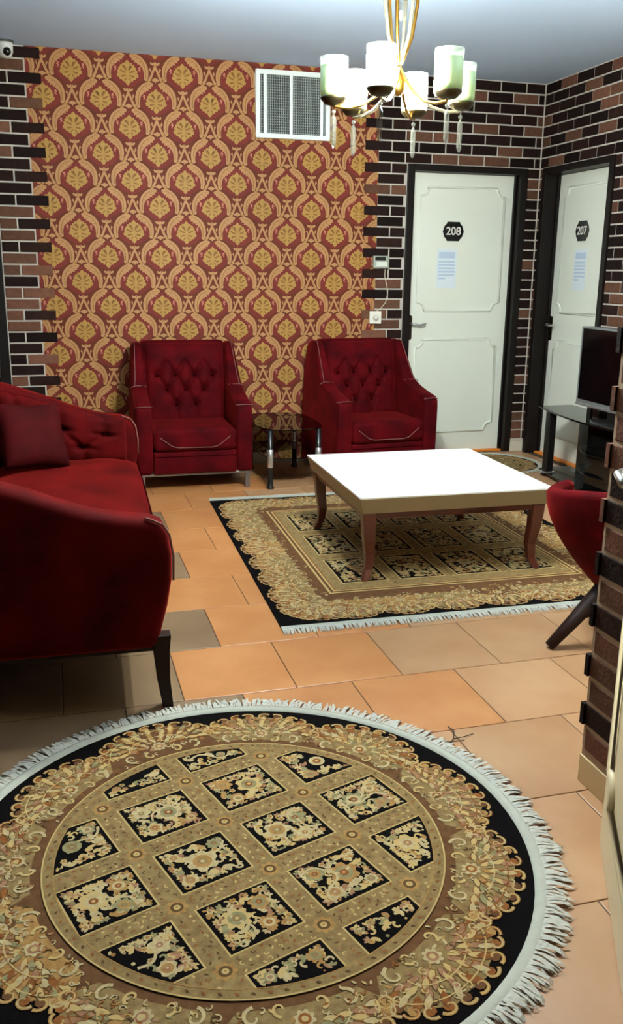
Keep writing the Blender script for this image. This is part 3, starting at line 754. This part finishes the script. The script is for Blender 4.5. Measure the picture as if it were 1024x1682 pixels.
def rect_rug():
    rng = random.Random(12)
    ang = radians(-1.55); W_, H_ = 1.86, 2.10
    e = tag(empty('area_rug', (1.762,4.285,0), ang), 'rectangular Persian rug under the coffee table, black edge and floral border', 'rug')
    hw, hh = W_/2, H_/2
    MB().box(-hw,hw,-hh,hh,0,.004).build('rug_body', rug_mats()[0], e)
    for s_ in (-1,1):
        MB().box(-hw,hw,*sorted((s_*hh,s_*(hh+.03))),0,.007).build('edge_band', M_band, e)
        f = MB()
        for i in range(420):
            x = -hw+W_*(i+.5)/420; x2 = x+rng.uniform(-.008,.008); y1 = s_*(hh+.03+rng.uniform(.03,.05)); w = rng.uniform(.0016,.0028); y0_ = s_*(hh+.028)
            f.add([(x-w,y0_,.0075),(x+w,y0_,.0075),(x2-w*1.2,(y0_+y1)/2,.009),(x2+w*1.2,(y0_+y1)/2,.009),(x2-w*.5,y1,.002),(x2+w*.5,y1,.002)], [(0,1,3,2),(2,3,5,4)], 0)
        fo = f.build('fringe', M_fringe, e, raw=True); fo['kind'] = 'stuff'
    p = Pat(.0043)
    R = lambda x0,x1,y0_,y1,ly,mi: p.poly([(x0,y0_),(x1,y0_),(x1,y1),(x0,y1)], ly, mi)
    b1 = .17
    R(-hw+b1,hw-b1,-hh+b1,hh-b1,0,BRN)
    sides = [((-hw,-hh),(1,0),(0,1),W_,8),((hw,-hh),(0,1),(-1,0),H_,9),((hw,hh),(-1,0),(0,-1),W_,8),((-hw,hh),(0,-1),(1,0),H_,9)]
    for (ox,oy),(ux,uy),(nx_,ny_),Ls,n in sides:
        for i in range(n):
            s_ = min(max(Ls*(i+.5)/n, .205), Ls-.205); dep = .235
            if i in (0,n-1): dep = .245
            xf = lambda u,v,s_=s_,dep=dep: (ox+ux*(s_+u)+nx_*(dep-v), oy+uy*(s_+u)+ny_*(dep-v))
            palmette(p, .205, .140, rng, xf, 2)
        for i in range(60):
            s_ = rng.uniform(.25,Ls-.25); q = rng.uniform(.2,.285); x, y = ox+ux*s_+nx_*q, oy+uy*s_+ny_*q
            if rng.random() < .5: p.rib(spiral(x,y,.016,rng.uniform(0,6),rng.choice([-4.5,4.5]),8), .0015,.0026, 9, rng.choice([TAN,LINE,CRM]))
            else: p.poly(leafp(x,y,rng.uniform(0,6),.026,.006,4), 8, rng.choice([CRM,TAN,ROSE]))
    b2 = .295
    R(-hw+b2,hw-b2,-hh+b2+.03,hh-b2-.03,11,LINE)
    for q, c in ((.010,BRN),(.024,LINE),(.032,RUST),(.038,GLD)): R(-hw+b2+q,hw-b2-q,-hh+b2+.03+q,hh-b2-.03-q,11+[.010,.024,.032,.038].index(q)+1,c)
    fx, fy = hw-b2-.038, hh-b2-.068
    nx, ny = 4, 3; gx, gy = 2*fx/nx, 2*fy/ny
    gx, gy = (2*fx-.05)/nx, (2*fy-.07)/ny
    for i in range(nx):
        for j in range(ny):
            cx, cy = -(nx-1)/2*gx+i*gx, -(ny-1)/2*gy+j*gy; w, h = gx*.38, gy*.39
            xf = lambda u,v,cx=cx,cy=cy: (cx+u, cy+v)
            p.poly([(-w*1.06,-h*1.05),(w*1.06,-h*1.05),(w*1.06,h*1.05),(-w*1.06,h*1.05)], 16, LINE, xf); p.poly([(-w,-h),(w,-h),(w,h),(-w,h)], 17, BLK, xf)
            floral_panel(p, w, h, rng, xf, 18, 1.35)
            band_dots(p, w*1.1, gx-w*1.1, -gy/2, gy/2, rng, xf, 16, 1.5); band_dots(p, -w, w, h*1.08, gy-h*1.08, rng, xf, 16, 1.5)
    po = p.b.build('woven_pattern', rug_mats(), e, raw=True); po['kind'] = 'stuff'
rect_rug()
# stray threads beside the round rug
th = MB(); th.tube([(1.085,2.235,.003),(1.11,2.26,.004),(1.13,2.30,.006),(1.125,2.335,.004)], .0016, 5); th.tube([(1.11,2.26,.004),(1.15,2.262,.005),(1.185,2.275,.003)], .0014, 5); th.tube([(1.06,2.25,.003),(1.10,2.245,.004),(1.14,2.245,.003)], .0014, 5)
tag(th.build('loose_thread', mat('thread_dark', (46,42,34), .9), smooth=True), 'dark loose thread lying on the tiles by the round rug', 'thread')

# ------------------------------------------------------------------ upholstery
M_velvet = mat('red_velvet', (84,6,12), .8, rgb2=(46,3,7), vscale=7, sheen=.22, spec=.05, bump=.06, bscale=25)
M_velvet2 = mat('sofa_velvet', (84,6,7), .8, rgb2=(34,2,3), vscale=4.5, sheen=.5, spec=.05, bump=.06, bscale=20)
M_pipe = mat('piping', (118,74,68), .7, spec=.1)
M_button = mat('velvet_button', (40,3,7), 1, spec=0)
M_wood = mat('dark_wood', (40,22,17), .55, spec=.2, var=.3, vscale=14, stretch=(1,1,.1))
M_legmetal = mat('chair_leg_metal', (120,112,108), .3, metal=.7)
def seg_dist(px, py, a, b):
    dx, dy = b[0]-a[0], b[1]-a[1]; t = max(0, min(1, ((px-a[0])*dx+(py-a[1])*dy)/(dx*dx+dy*dy+1e-9))); return math.hypot(px-a[0]-t*dx, py-a[1]-t*dy)
def tufted(u0, u1, v0, v1, nu, nv, surf, buttons, creases, depth=.022, thick=.05, puff=.015, sig=.022, csig=.012):
    """slab with a buttoned face. surf(u,v,d) -> 3-D point, d = height of the cushion above its base plane"""
    b = MB(); vs = []
    for j in range(nv+1):
        for i in range(nu+1):
            u = u0+(u1-u0)*i/nu; v = v0+(v1-v0)*j/nv
            eu = min(i, nu-i)/nu*2; ev = min(j, nv-j)/nv*2
            edge = (1-(1-min(1,eu*4))**2)**.5 * (1-(1-min(1,ev*4))**2)**.5
            d = thick*(.35+.65*edge)+puff*sin(pi*i/nu)*sin(pi*j/nv)
            for bu,bv in buttons: d -= depth*math.exp(-((u-bu)**2+(v-bv)**2)/(2*sig*sig))
            c = 0
            for q in creases: c = max(c, math.exp(-(seg_dist(u,v,*q)/csig)**2))
            d -= depth*.5*c
            vs.append(surf(u,v,d))
    nf = len(vs)
    fs = [(j*(nu+1)+i, j*(nu+1)+i+1, (j+1)*(nu+1)+i+1, (j+1)*(nu+1)+i) for j in range(nv) for i in range(nu)]
    # back and rim
    rim = [i for i in range(nu+1)]+[j*(nu+1)+nu for j in range(1,nv+1)]+[nv*(nu+1)+i for i in range(nu-1,-1,-1)]+[j*(nu+1) for j in range(nv-1,0,-1)]
    back = []
    for k in rim:
        j, i = divmod(k, nu+1); vs.append(surf(u0+(u1-u0)*i/nu, v0+(v1-v0)*j/nv, -.01)); back.append(len(vs)-1)
    for k in range(len(rim)): fs.append((rim[k], back[k], back[(k+1)%len(rim)], rim[(k+1)%len(rim)]))
    fs.append(tuple(back))
    return b.add(vs, fs)

def make_armchair():
    a = empty('armchair')
    # side panels: arm rising into the wing
    side = [(-.37,.115),(-.375,.30),(-.378,.50),(-.372,.548),(-.345,.572),(-.26,.588),(-.12,.622),(-.035,.655),(.005,.70),(.10,.84),(.145,.905),(.175,.922),(.26,.922),(.31,.90),(.335,.70),(.345,.40),(.345,.115)]
    for s in (-1,1):
        b = MB(); n = len(side)
        def X(z, outer):
            t = max(0, (z-.60)/.32); w = .378-.03*t if outer else .272+.015*t
            return s*w
        vs = [(X(z,False),y,z) for y,z in side]+[(X(z,True),y,z) for y,z in side]
        b.add(vs, [tuple(range(n)), tuple(range(2*n-1,n-1,-1))]+[(i,(i+1)%n,n+(i+1)%n,n+i) for i in range(n)])
        o = b.build('arm', M_velvet, a, smooth=True, bevel=.024, seg=4, ang=50)
        # piping across the arm front and up the wing
        for path in ([(s*.268,-.362,.556),(s*.30,-.374,.560),(s*.35,-.374,.560),(s*.384,-.35,.552)],
                     [(s*.384,-.04,.64),(s*.362,-.05,.652),(s*.345,-.047,.655),(s*.275,-.03,.65)],
                     [(s*.352,-.042,.655),(s*.345,.0,.705),(s*.336,.10,.848),(s*.332,.15,.915),(s*.330,.19,.926)]):
            MB().tube(path, .0028, 6).build('piping', M_pipe, o, smooth=True)
    # back shell and tufted cushion
    MB().prism([(.15,.30),(.10,.60),(.17,.90),(.20,.93),(.30,.93),(.335,.88),(.345,.30)], -.285, .285, 'x').build('back_shell', M_velvet, a, smooth=True, bevel=.02, seg=3, ang=50)
    bt = [(-.19,.705),(-.065,.705),(.065,.705),(.19,.705),(-.125,.61),(0,.61),(.125,.61),(-.065,.51),(.065,.51)]
    cr = [((-.19,.705),(-.125,.61)),((-.065,.705),(-.125,.61)),((-.065,.705),(0,.61)),((.065,.705),(0,.61)),((.065,.705),(.125,.61)),((.19,.705),(.125,.61)),
          ((-.125,.61),(-.065,.51)),((0,.61),(-.065,.51)),((0,.61),(.065,.51)),((.125,.61),(.065,.51)),((-.065,.51),(-.065,.42)),((.065,.51),(.065,.42)),
          ((-.19,.705),(-.125,.80)),((-.065,.705),(-.125,.80)),((-.065,.705),(0,.80)),((.065,.705),(0,.80)),((.065,.705),(.125,.80)),((.19,.705),(.125,.80))]
    def surf(u, v, d):
        t = (v-.38)/.55; w = 1+.02*t
        return (u*w, .10+.10*t-d, v)
    cu = tufted(-.262,.262,.37,.915,64,64,surf,bt,cr,.034,.07,.02,.02,.012).build('backrest', M_velvet, a, smooth=True)
    for u,v in bt:
        MB().ball((u,.10+.10*(v-.38)/.55-.055,v), .010, 10, 6, sc=(1,.6,1)).build('button', M_button, cu, smooth=True)
    # seat
    st = MB().box(-.268,.268,-.385,.16,.265,.415).build('seat_cushion', M_velvet, a, smooth=True, bevel=.035, seg=5)
    MB().tube([(-.262,-.365,.392),(-.22,-.387,.355),(-.15,-.388,.302),(-.11,-.388,.292),(.11,-.388,.290),(.15,-.388,.300),(.22,-.387,.355),(.262,-.365,.392)], .0030, 6).build('piping', M_pipe, st, smooth=True)
    MB().box(-.27,.27,-.372,.30,.115,.262).build('seat_base', M_velvet, a, smooth=True, bevel=.012, seg=3)
    MB().tube([(-.268,-.374,.232),(.268,-.374,.232)], .0022, 6).build('seam', M_button, a)
    for sx in (-1,1):
        for yy in (-.335,.30):
            MB().box(sx*.345-.016,sx*.345+.016,yy-.016,yy+.016,0,.118).build('leg', M_legmetal, a, bevel=.003)
    MB().box(-.36,.36,-.352,-.33,.100,.116).build('base_rail', M_legmetal, a, bevel=.002)
    return a
ac = make_armchair(); ac.location = (.832,6.035,0); ac.rotation_euler = (0,0,radians(-1))
tag(ac, 'burgundy tufted velvet armchair between the sofa and the glass side table', 'armchair', 'burgundy armchairs')
ac2 = copy_tree(ac); ac2.location = (2.125,6.03,0); ac2.rotation_euler = (0,0,radians(5))
ac2['label'] = 'burgundy tufted velvet armchair beside door 208'

def make_sofa():
    s = tag(empty('sofa', (.28,2.70,0), radians(-2.0)), 'long red tufted velvet sofa with rounded sloping arms and dark legs', 'sofa')
    prof = [(-.025,.215),(-.01,.28),(.012,.36),(.028,.45),(.030,.53),(.020,.60),(0,.635),(-.035,.652),(-.12,.662),(-.20,.678),(-.30,.712),(-.40,.752),(-.50,.788),(-.62,.83),(-.74,.858),(-.82,.862),(-.875,.83),(-.89,.6),(-.88,.215)]
    LEN = 2.15
    for y0_, y1_, inner in ((-.025,.095,1), (LEN-.12,LEN,-1)):
        o = MB().prism(prof, y0_, y1_, 'y').build('arm', M_velvet2, s, smooth=True, bevel=.036, seg=5, ang=50)
        yi = y1_ if inner == 1 else y0_
        # piping round the arm front
        for yy in (y0_+.012,):
            MB().tube([(x+.003,yy,z-.002) for x,z in prof[3:8]]+[(-.05,yy+.006,.655)], .004, 6).build('piping', M_pipe, o, smooth=True)
        def surf(u, v, d, yi=yi, inner=inner):
            # u along depth (negative = back), v 0..1 up the arm
            zt = .655+(max(0,-u-.12))*.30 if u > -.62 else .655+.5*.30
            z = .42+(zt-.012-.42)*v; return (u, yi+inner*(d-.012), z)
        bt = [(-.14,.62),(-.36,.62),(-.58,.62),(-.25,.30),(-.47,.30)]
        cr = [((-.14,.62),(-.25,.30)),((-.36,.62),(-.25,.30)),((-.36,.62),(-.47,.30)),((-.58,.62),(-.47,.30)),((-.14,.62),(-.14,1.1)),((-.36,.62),(-.36,1.1)),((-.58,.62),(-.58,1.1)),((-.25,.3),(-.25,-.1)),((-.47,.3),(-.47,-.1))]
        pn = tufted(-.68,-.03,0,1,56,30,surf,bt,cr,.032,.045,.02,.035,.022).build('arm_pad', M_velvet2, s, smooth=True)
        for u,v in bt:
            P = surf(u,v,.022); MB().ball(P,.011,10,6,sc=(1,.6,1)).build('button', M_button, pn, smooth=True)
    MB().prism([(-.70,.215),(-.72,.60),(-.76,.82),(-.80,.868),(-.86,.868),(-.90,.82),(-.90,.215)], .05, LEN-.07, 'y').build('back_shell', M_velvet2, s, smooth=True, bevel=.03, seg=4, ang=50)
    bt = [(y,.70) for y in [.25+.27*k for k in range(7)]]+[(y,.58) for y in [.385+.27*k for k in range(6)]]
    cr = []
    for k in range(6): cr += [((.25+.27*k,.70),(.385+.27*k,.58)),((.52+.27*k,.70),(.385+.27*k,.58))]
    def sb(u, v, d): return (-.74-.05*(v-.42)/.44+d, u, v)
    pn = tufted(.10,LEN-.13,.40,.85,90,30,sb,bt,cr,.03,.07,.02,.03,.018).build('backrest', M_velvet2, s, smooth=True)
    for u,v in bt: MB().ball(sb(u,v,.05),.011,10,6,sc=(.6,1,1)).build('button', M_button, pn, smooth=True)
    MB().prism([(-.72,.215),(-.02,.215),(-.005,.26),(.0,.30),(-.01,.345),(-.72,.345)], .09, LEN-.115, 'y').build('seat_base', M_velvet2, s, smooth=True, bevel=.015, seg=3)
    # seat cushion: crowned slab
    b = MB(); nu, nv = 30, 60; vs = []
    def crown(i, n): e = min(i, n-i)/n*2; return (1-(1-min(1,e*5))**2)**.5
    for top in (1,0):
        for j in range(nv+1):
            for i in range(nu+1):
                x = -.68+.705*i/nu; y = .10+(LEN-.225)*j/nv; c_ = crown(i,nu)*crown(j,nv)
                z = .40+(.045+.018*sin(pi*i/nu))*c_+.004*sin(x*21+y*4)*sin(y*9) if top else .40-.062*c_
                vs.append((x,y,z))
    K = (nu+1)*(nv+1)
    for j in range(nv):
        for i in range(nu):
            q = (j*(nu+1)+i, j*(nu+1)+i+1, (j+1)*(nu+1)+i+1, (j+1)*(nu+1)+i); b.f.append(q); b.f.append(tuple(K+t for t in q[::-1])); b.m += [0,0]
    b.v = vs
    sc_ = b.build('seat_cushion', M_velvet2, s, smooth=True)
    MB().tube([(.024,.11,.40),(.027,.6,.40),(.027,1.5,.40),(.024,LEN-.13,.40)], .005, 6).build('piping', M_button, sc_, smooth=True)
    for yy in (.012, LEN-.035):
        MB().rbar([(-.012,yy,.40 if False else .26),(-.014,yy,.20),(-.010,yy,.10),(.002,yy,0)], [.030,.026,.021,.017], [.026,.024,.020,.017]).build('leg', M_wood, s, bevel=.004)
        MB().rbar([(-.84,yy,.26),(-.845,yy,.15),(-.87,yy,0)], [.028,.024,.018], [.024,.022,.018]).build('leg', M_wood, s, bevel=.004)
    MB().box(-.86,-.02,.0,LEN-.02,.205,.217).build('base_rail', M_wood, s)
    return s
make_sofa()
# cushion leaning in the far corner of the sofa
def make_cushion():
    b = MB(); n = 22; vs = []; hs = .168
    for top in (1,-1):
        for j in range(n+1):
            for i in range(n+1):
                u, v = 2*i/n-1, 2*j/n-1; pin = 1-.07*(1-u*u)*0
                ex = 1-.06*(1-abs(v))**1.2*abs(u); ey = 1-.06*(1-abs(u))**1.2*abs(v)
                t = max(0,(1-u**4))*max(0,(1-v**4)); vs.append((hs*u*ex, hs*v*ey, top*.068*t**.6))
    K = (n+1)**2
    for j in range(n):
        for i in range(n):
            q = (j*(n+1)+i, j*(n+1)+i+1, (j+1)*(n+1)+i+1, (j+1)*(n+1)+i); b.f.append(q); b.f.append(tuple(K+t for t in q[::-1])); b.m += [0,0]
    b.v = vs
    o = b.build('throw_cushion', mat('cushion_velvet', (60,7,9), .8, rgb2=(44,5,6), vscale=8, sheen=.02, spec=.05), smooth=True)
    nrm = Vector((.42,-.76,.50)).normalized(); upv = Vector((.10,.5,.8)); upv = (upv-nrm*upv.dot(nrm)).normalized()
    # tilt the square a little in its own plane
    side_ = upv.cross(nrm); a = radians(14); U = side_*cos(a)+upv*sin(a); V = -side_*sin(a)+upv*cos(a)
    m = Matrix.Identity(4)
    for i in range(3): m[i][0] = U[i]; m[i][1] = V[i]; m[i][2] = nrm[i]; m[i][3] = (-.145,4.45,.618)[i]
    o.matrix_world = m
    return tag(o, 'plain dark red square cushion leaning in the corner of the sofa', 'cushion')
make_cushion()

# tub chair seen from behind
def make_tub():
    c = tag(empty('tub_chair', (2.17,2.84,0), radians(-40)), 'dark red tub chair with splayed wooden legs beside the brick stub', 'chair')
    def shell(th, t, inner):
        # th: -pi/2 = back; t 0 bottom..1 top
        f_ = 1-(1-t)**1.7
        a = .185+.205*f_ - (.055 if inner else 0); bb = .185+.165*f_ - (.055 if inner else 0)
        back = max(0, -sin(th)); ztop = .548+.072*back**1.5
        return (a*cos(th), bb*sin(th), .215+(ztop-.215)*t)
    n, m = 52, 14; t0, t1 = radians(-205), radians(25); vs = []; fs = []; cols = []
    for i in range(n+1):
        th = t0+(t1-t0)*i/n
        col = [shell(th, j/m, False) for j in range(m+1)]
        o = Vector(col[-1]); q = Vector(shell(th,1,True)); mid = (o+q)/2; hx = (o-q)/2
        for k in range(1, 8):
            a = pi*k/8; col.append(tuple(mid+hx*cos(a)*1.12+Vector((0,0,.030*sin(a)))))
        col += [shell(th, 1-j/m, True) for j in range(m+1)]
        cols.append(col)
    K = len(cols[0])
    for col in cols: vs += col
    for i in range(n):
        for j in range(K-1): fs.append((i*K+j, (i+1)*K+j, (i+1)*K+j+1, i*K+j+1))
    fs.append(tuple(range(K))); fs.append(tuple(n*K+j for j in range(K))[::-1]); fs.append(tuple(i*K for i in range(n+1)))
    MB().add(vs, fs).build('tub_shell', M_velvet, c, smooth=True)
    MB().lathe([(.001,.225),(.15,.225),(.185,.24),(.235,.30),(.235,.36),(.20,.39),(.001,.40)], 32, cap=False).build('seat_cushion', M_velvet, c, smooth=True)
    MB().lathe([(.10,.165),(.15,.175),(.165,.20),(.165,.226)], 28).build('seat_frame', M_wood, c, smooth=True)
    for ang, R_ in ((225,(.15,.19,.30,.41)),(315,(.15,.19,.30,.41)),(45,(.12,.14,.17,.20)),(135,(.12,.14,.17,.20))):
        ca, sa = cos(radians(ang)), sin(radians(ang)); z_ = (.25,.215,.11,.0105 if ang < 200 else .012)
        MB().tube([(r*ca,r*sa,z) for r,z in zip(R_, z_)], [.036,.038,.031,.023], 10, flat=.75).build('leg', M_wood, c, smooth=True)
        MB().tube([(R_[2]*ca,R_[2]*sa,.115),(R_[1]*.75*ca,R_[1]*.75*sa,.145),(0,0,.155)], [.016,.02,.022], 8).build('stretcher', M_wood, c, smooth=True)
make_tub()

# ------------------------------------------------------------------ coffee table
M_top = mat('white_laminate', (240,240,236), .28, spec=.5)
M_skirt = mat('cream_skirt', (150,132,100), .4)
M_maho = mat('mahogany', (92,38,24), .3, var=.35, vscale=12, stretch=(1,1,.15), coat=.3)
ct = tag(empty('coffee_table', (1.765,4.14,0), radians(-1.6)), 'square white-topped coffee table on curved mahogany legs', 'table')
a, b_ = .483, .50
MB().prism([(-a,-b_),(a,-b_),(a,b_),(-a,b_)], .411, .419, 'z').build('table_top', M_top, ct, bevel=.0015)
sk = MB(); q = .022
sk.add([(-a,-b_,.411),(a,-b_,.411),(a,b_,.411),(-a,b_,.411),(-a+q,-b_+q,.338),(a-q,-b_+q,.338),(a-q,b_-q,.338),(-a+q,b_-q,.338)], [(0,1,5,4),(1,2,6,5),(2,3,7,6),(3,0,4,7),(4,5,6,7),(3,2,1,0)])
sk.build('skirt', M_skirt, ct, bevel=.001)
ap = MB(); u0, u1 = a-q-.012, b_-q-.012
ap.box(-u0,u0,-u1,-u1+.025,.308,.338); ap.box(-u0,u0,u1-.025,u1,.308,.338); ap.box(-u0,-u0+.025,-u1,u1,.308,.338); ap.box(u0-.025,u0,-u1,u1,.308,.338)
ap.build('apron', M_maho, ct, bevel=.003)
for sx in (-1,1):
    for sy in (-1,1):
        px, py = sx*(u0-.024), sy*(u1-.024)
        P = [(px,py,.338),(px,py,.30),(px-sx*.004,py-sy*.004,.22),(px-sx*.014,py-sy*.014,.13),(px-sx*.008,py-sy*.008,.06),(px+sx*.012,py+sy*.012,.0095)]
        MB().rbar(P, [.032,.030,.027,.023,.019,.017], [.032,.030,.027,.023,.019,.017]).build('leg', M_maho, ct, bevel=.005)

# ------------------------------------------------------------------ glass side table
M_bglass = mat('black_glass', (8,9,9), .05, spec=.35)
M_sglass = glass('smoked_glass', (120,112,104))
M_blk = mat('black_metal', (20,18,18), .3)
stt = tag(empty('side_table', (1.475,5.925,0)), 'small oval smoked-glass side table with black and chrome legs between armchairs', 'table')
top = [(.235*cos(t)*(1 if True else 1), .385*sin(t)) for t in [2*pi*k/40 for k in range(40)]]
def sup(t, a_, b2, e=.62): return (a_*math.copysign(abs(cos(t))**e, cos(t)), b2*math.copysign(abs(sin(t))**e, sin(t)))
MB().prism([sup(2*pi*k/48,.225,.375) for k in range(48)], .392, .400, 'z').build('glass_top', M_sglass, stt, bevel=.002)
MB().prism([sup(2*pi*k/48,.19,.33) for k in range(48)], .195, .201, 'z').build('glass_shelf', M_sglass, stt)
for sx in (-1,1):
    for sy in (-1,1):
        px, py = sx*.165, sy*.318
        lg = MB().lathe([(.026,0),(.026,.008),(.019,.018),(.018,.14),(.0185,.141),(.0185,.39)], 16, (px,py,0)).build('leg', M_blk, stt, smooth=True)
        MB().lathe([(.0155,.14),(.0205,.145),(.0205,.262),(.0155,.267)], 16, (px,py,0), cap=False).build('chrome_sleeve', M_chrome, lg, smooth=True)

# ------------------------------------------------------------------ television and its stand
stn = tag(empty('tv_stand', (3.42,4.95,0)), 'black glass television stand with curved shelves beside door 207', 'tv stand')
def bow(x_back, depth, y0_, y1_, bulge, n=20):
    return [(x_back,y0_),(x_back,y1_)]+[(x_back-depth-bulge*sin(pi*k/n), y1_+(y0_-y1_)*k/n) for k in range(n+1)]
MB().prism(bow(.165,.27,-.74,.735,.10), .470,.482,'z').build('glass_top', M_bglass, stn, bevel=.002)
MB().prism(bow(.165,.25,-.70,.70,.09), .018,.034,'z').build('base', M_bglass, stn, bevel=.002)
MB().prism(bow(.165,.14,-.32,.36,.16), .258,.266,'z').build('glass_shelf', M_bglass, stn, bevel=.0015)
MB().prism(bow(.165,.14,-.32,.36,.16), .120,.128,'z').build('glass_shelf', M_bglass, stn, bevel=.0015)
for yy in (-.56,.555):
    lg = MB().box(-.135,-.075,yy-.028,yy+.028,.034,.470).build('post', M_blk, stn, bevel=.008)
    MB().box(-.15,-.06,yy-.045,yy+.045,.034,.042).build('post_foot', M_chrome, lg, bevel=.003)
MB().box(-.10,-.085,-.30,.10,.034,.470).build('front_panel', M_bglass, stn, bevel=.002)
MB().box(.12,.14,-.55,.55,.034,.470).build('back_panel', M_blk, stn, bevel=.002)
for yy in (-.6,.6):
    for xx in (-.1,.12): MB().lathe([(.02,0),(.02,.018)], 12, (xx,yy,0)).build('foot', M_blk, stn)
tv = tag(empty('television', (3.325,4.76,.482)), 'flat-screen television with dark screen and silver bezel on the glass stand', 'television')
M_silver = mat('tv_silver', (126,128,128), .35, metal=.4)
MB().box(-.028,.045,-.43,.43,.085,.592).build('casing', M_silver, tv, bevel=.006)
MB().box(-.031,-.027,-.405,.405,.125,.580).build('screen', mat('tv_screen', (8,5,6), .12, spec=.5), tv)
MB().box(-.032,-.027,-.43,.43,.085,.100).build('lower_bezel', M_chrome, tv, bevel=.002)
MB().box(-.01,.03,-.09,.09,.012,.10).build('neck', M_blk, tv, bevel=.004)
MB().prism([(.0+.105*cos(t), .24*sin(t)) for t in [2*pi*k/32 for k in range(32)]], 0, .014, 'z').build('stand_foot', mat('tv_foot', (58,60,60), .15, metal=.5), tv, bevel=.004)
tag(MB().tube([(3.30,5.58,.006),(3.42,5.60,.006),(3.52,5.70,.006),(3.565,5.85,.006),(3.57,6.05,.006)], .006, 6).build('power_cable', mat('cord_white', (205,200,188), .5), smooth=True), 'white power cable curving over the floor by the television stand', 'cable')
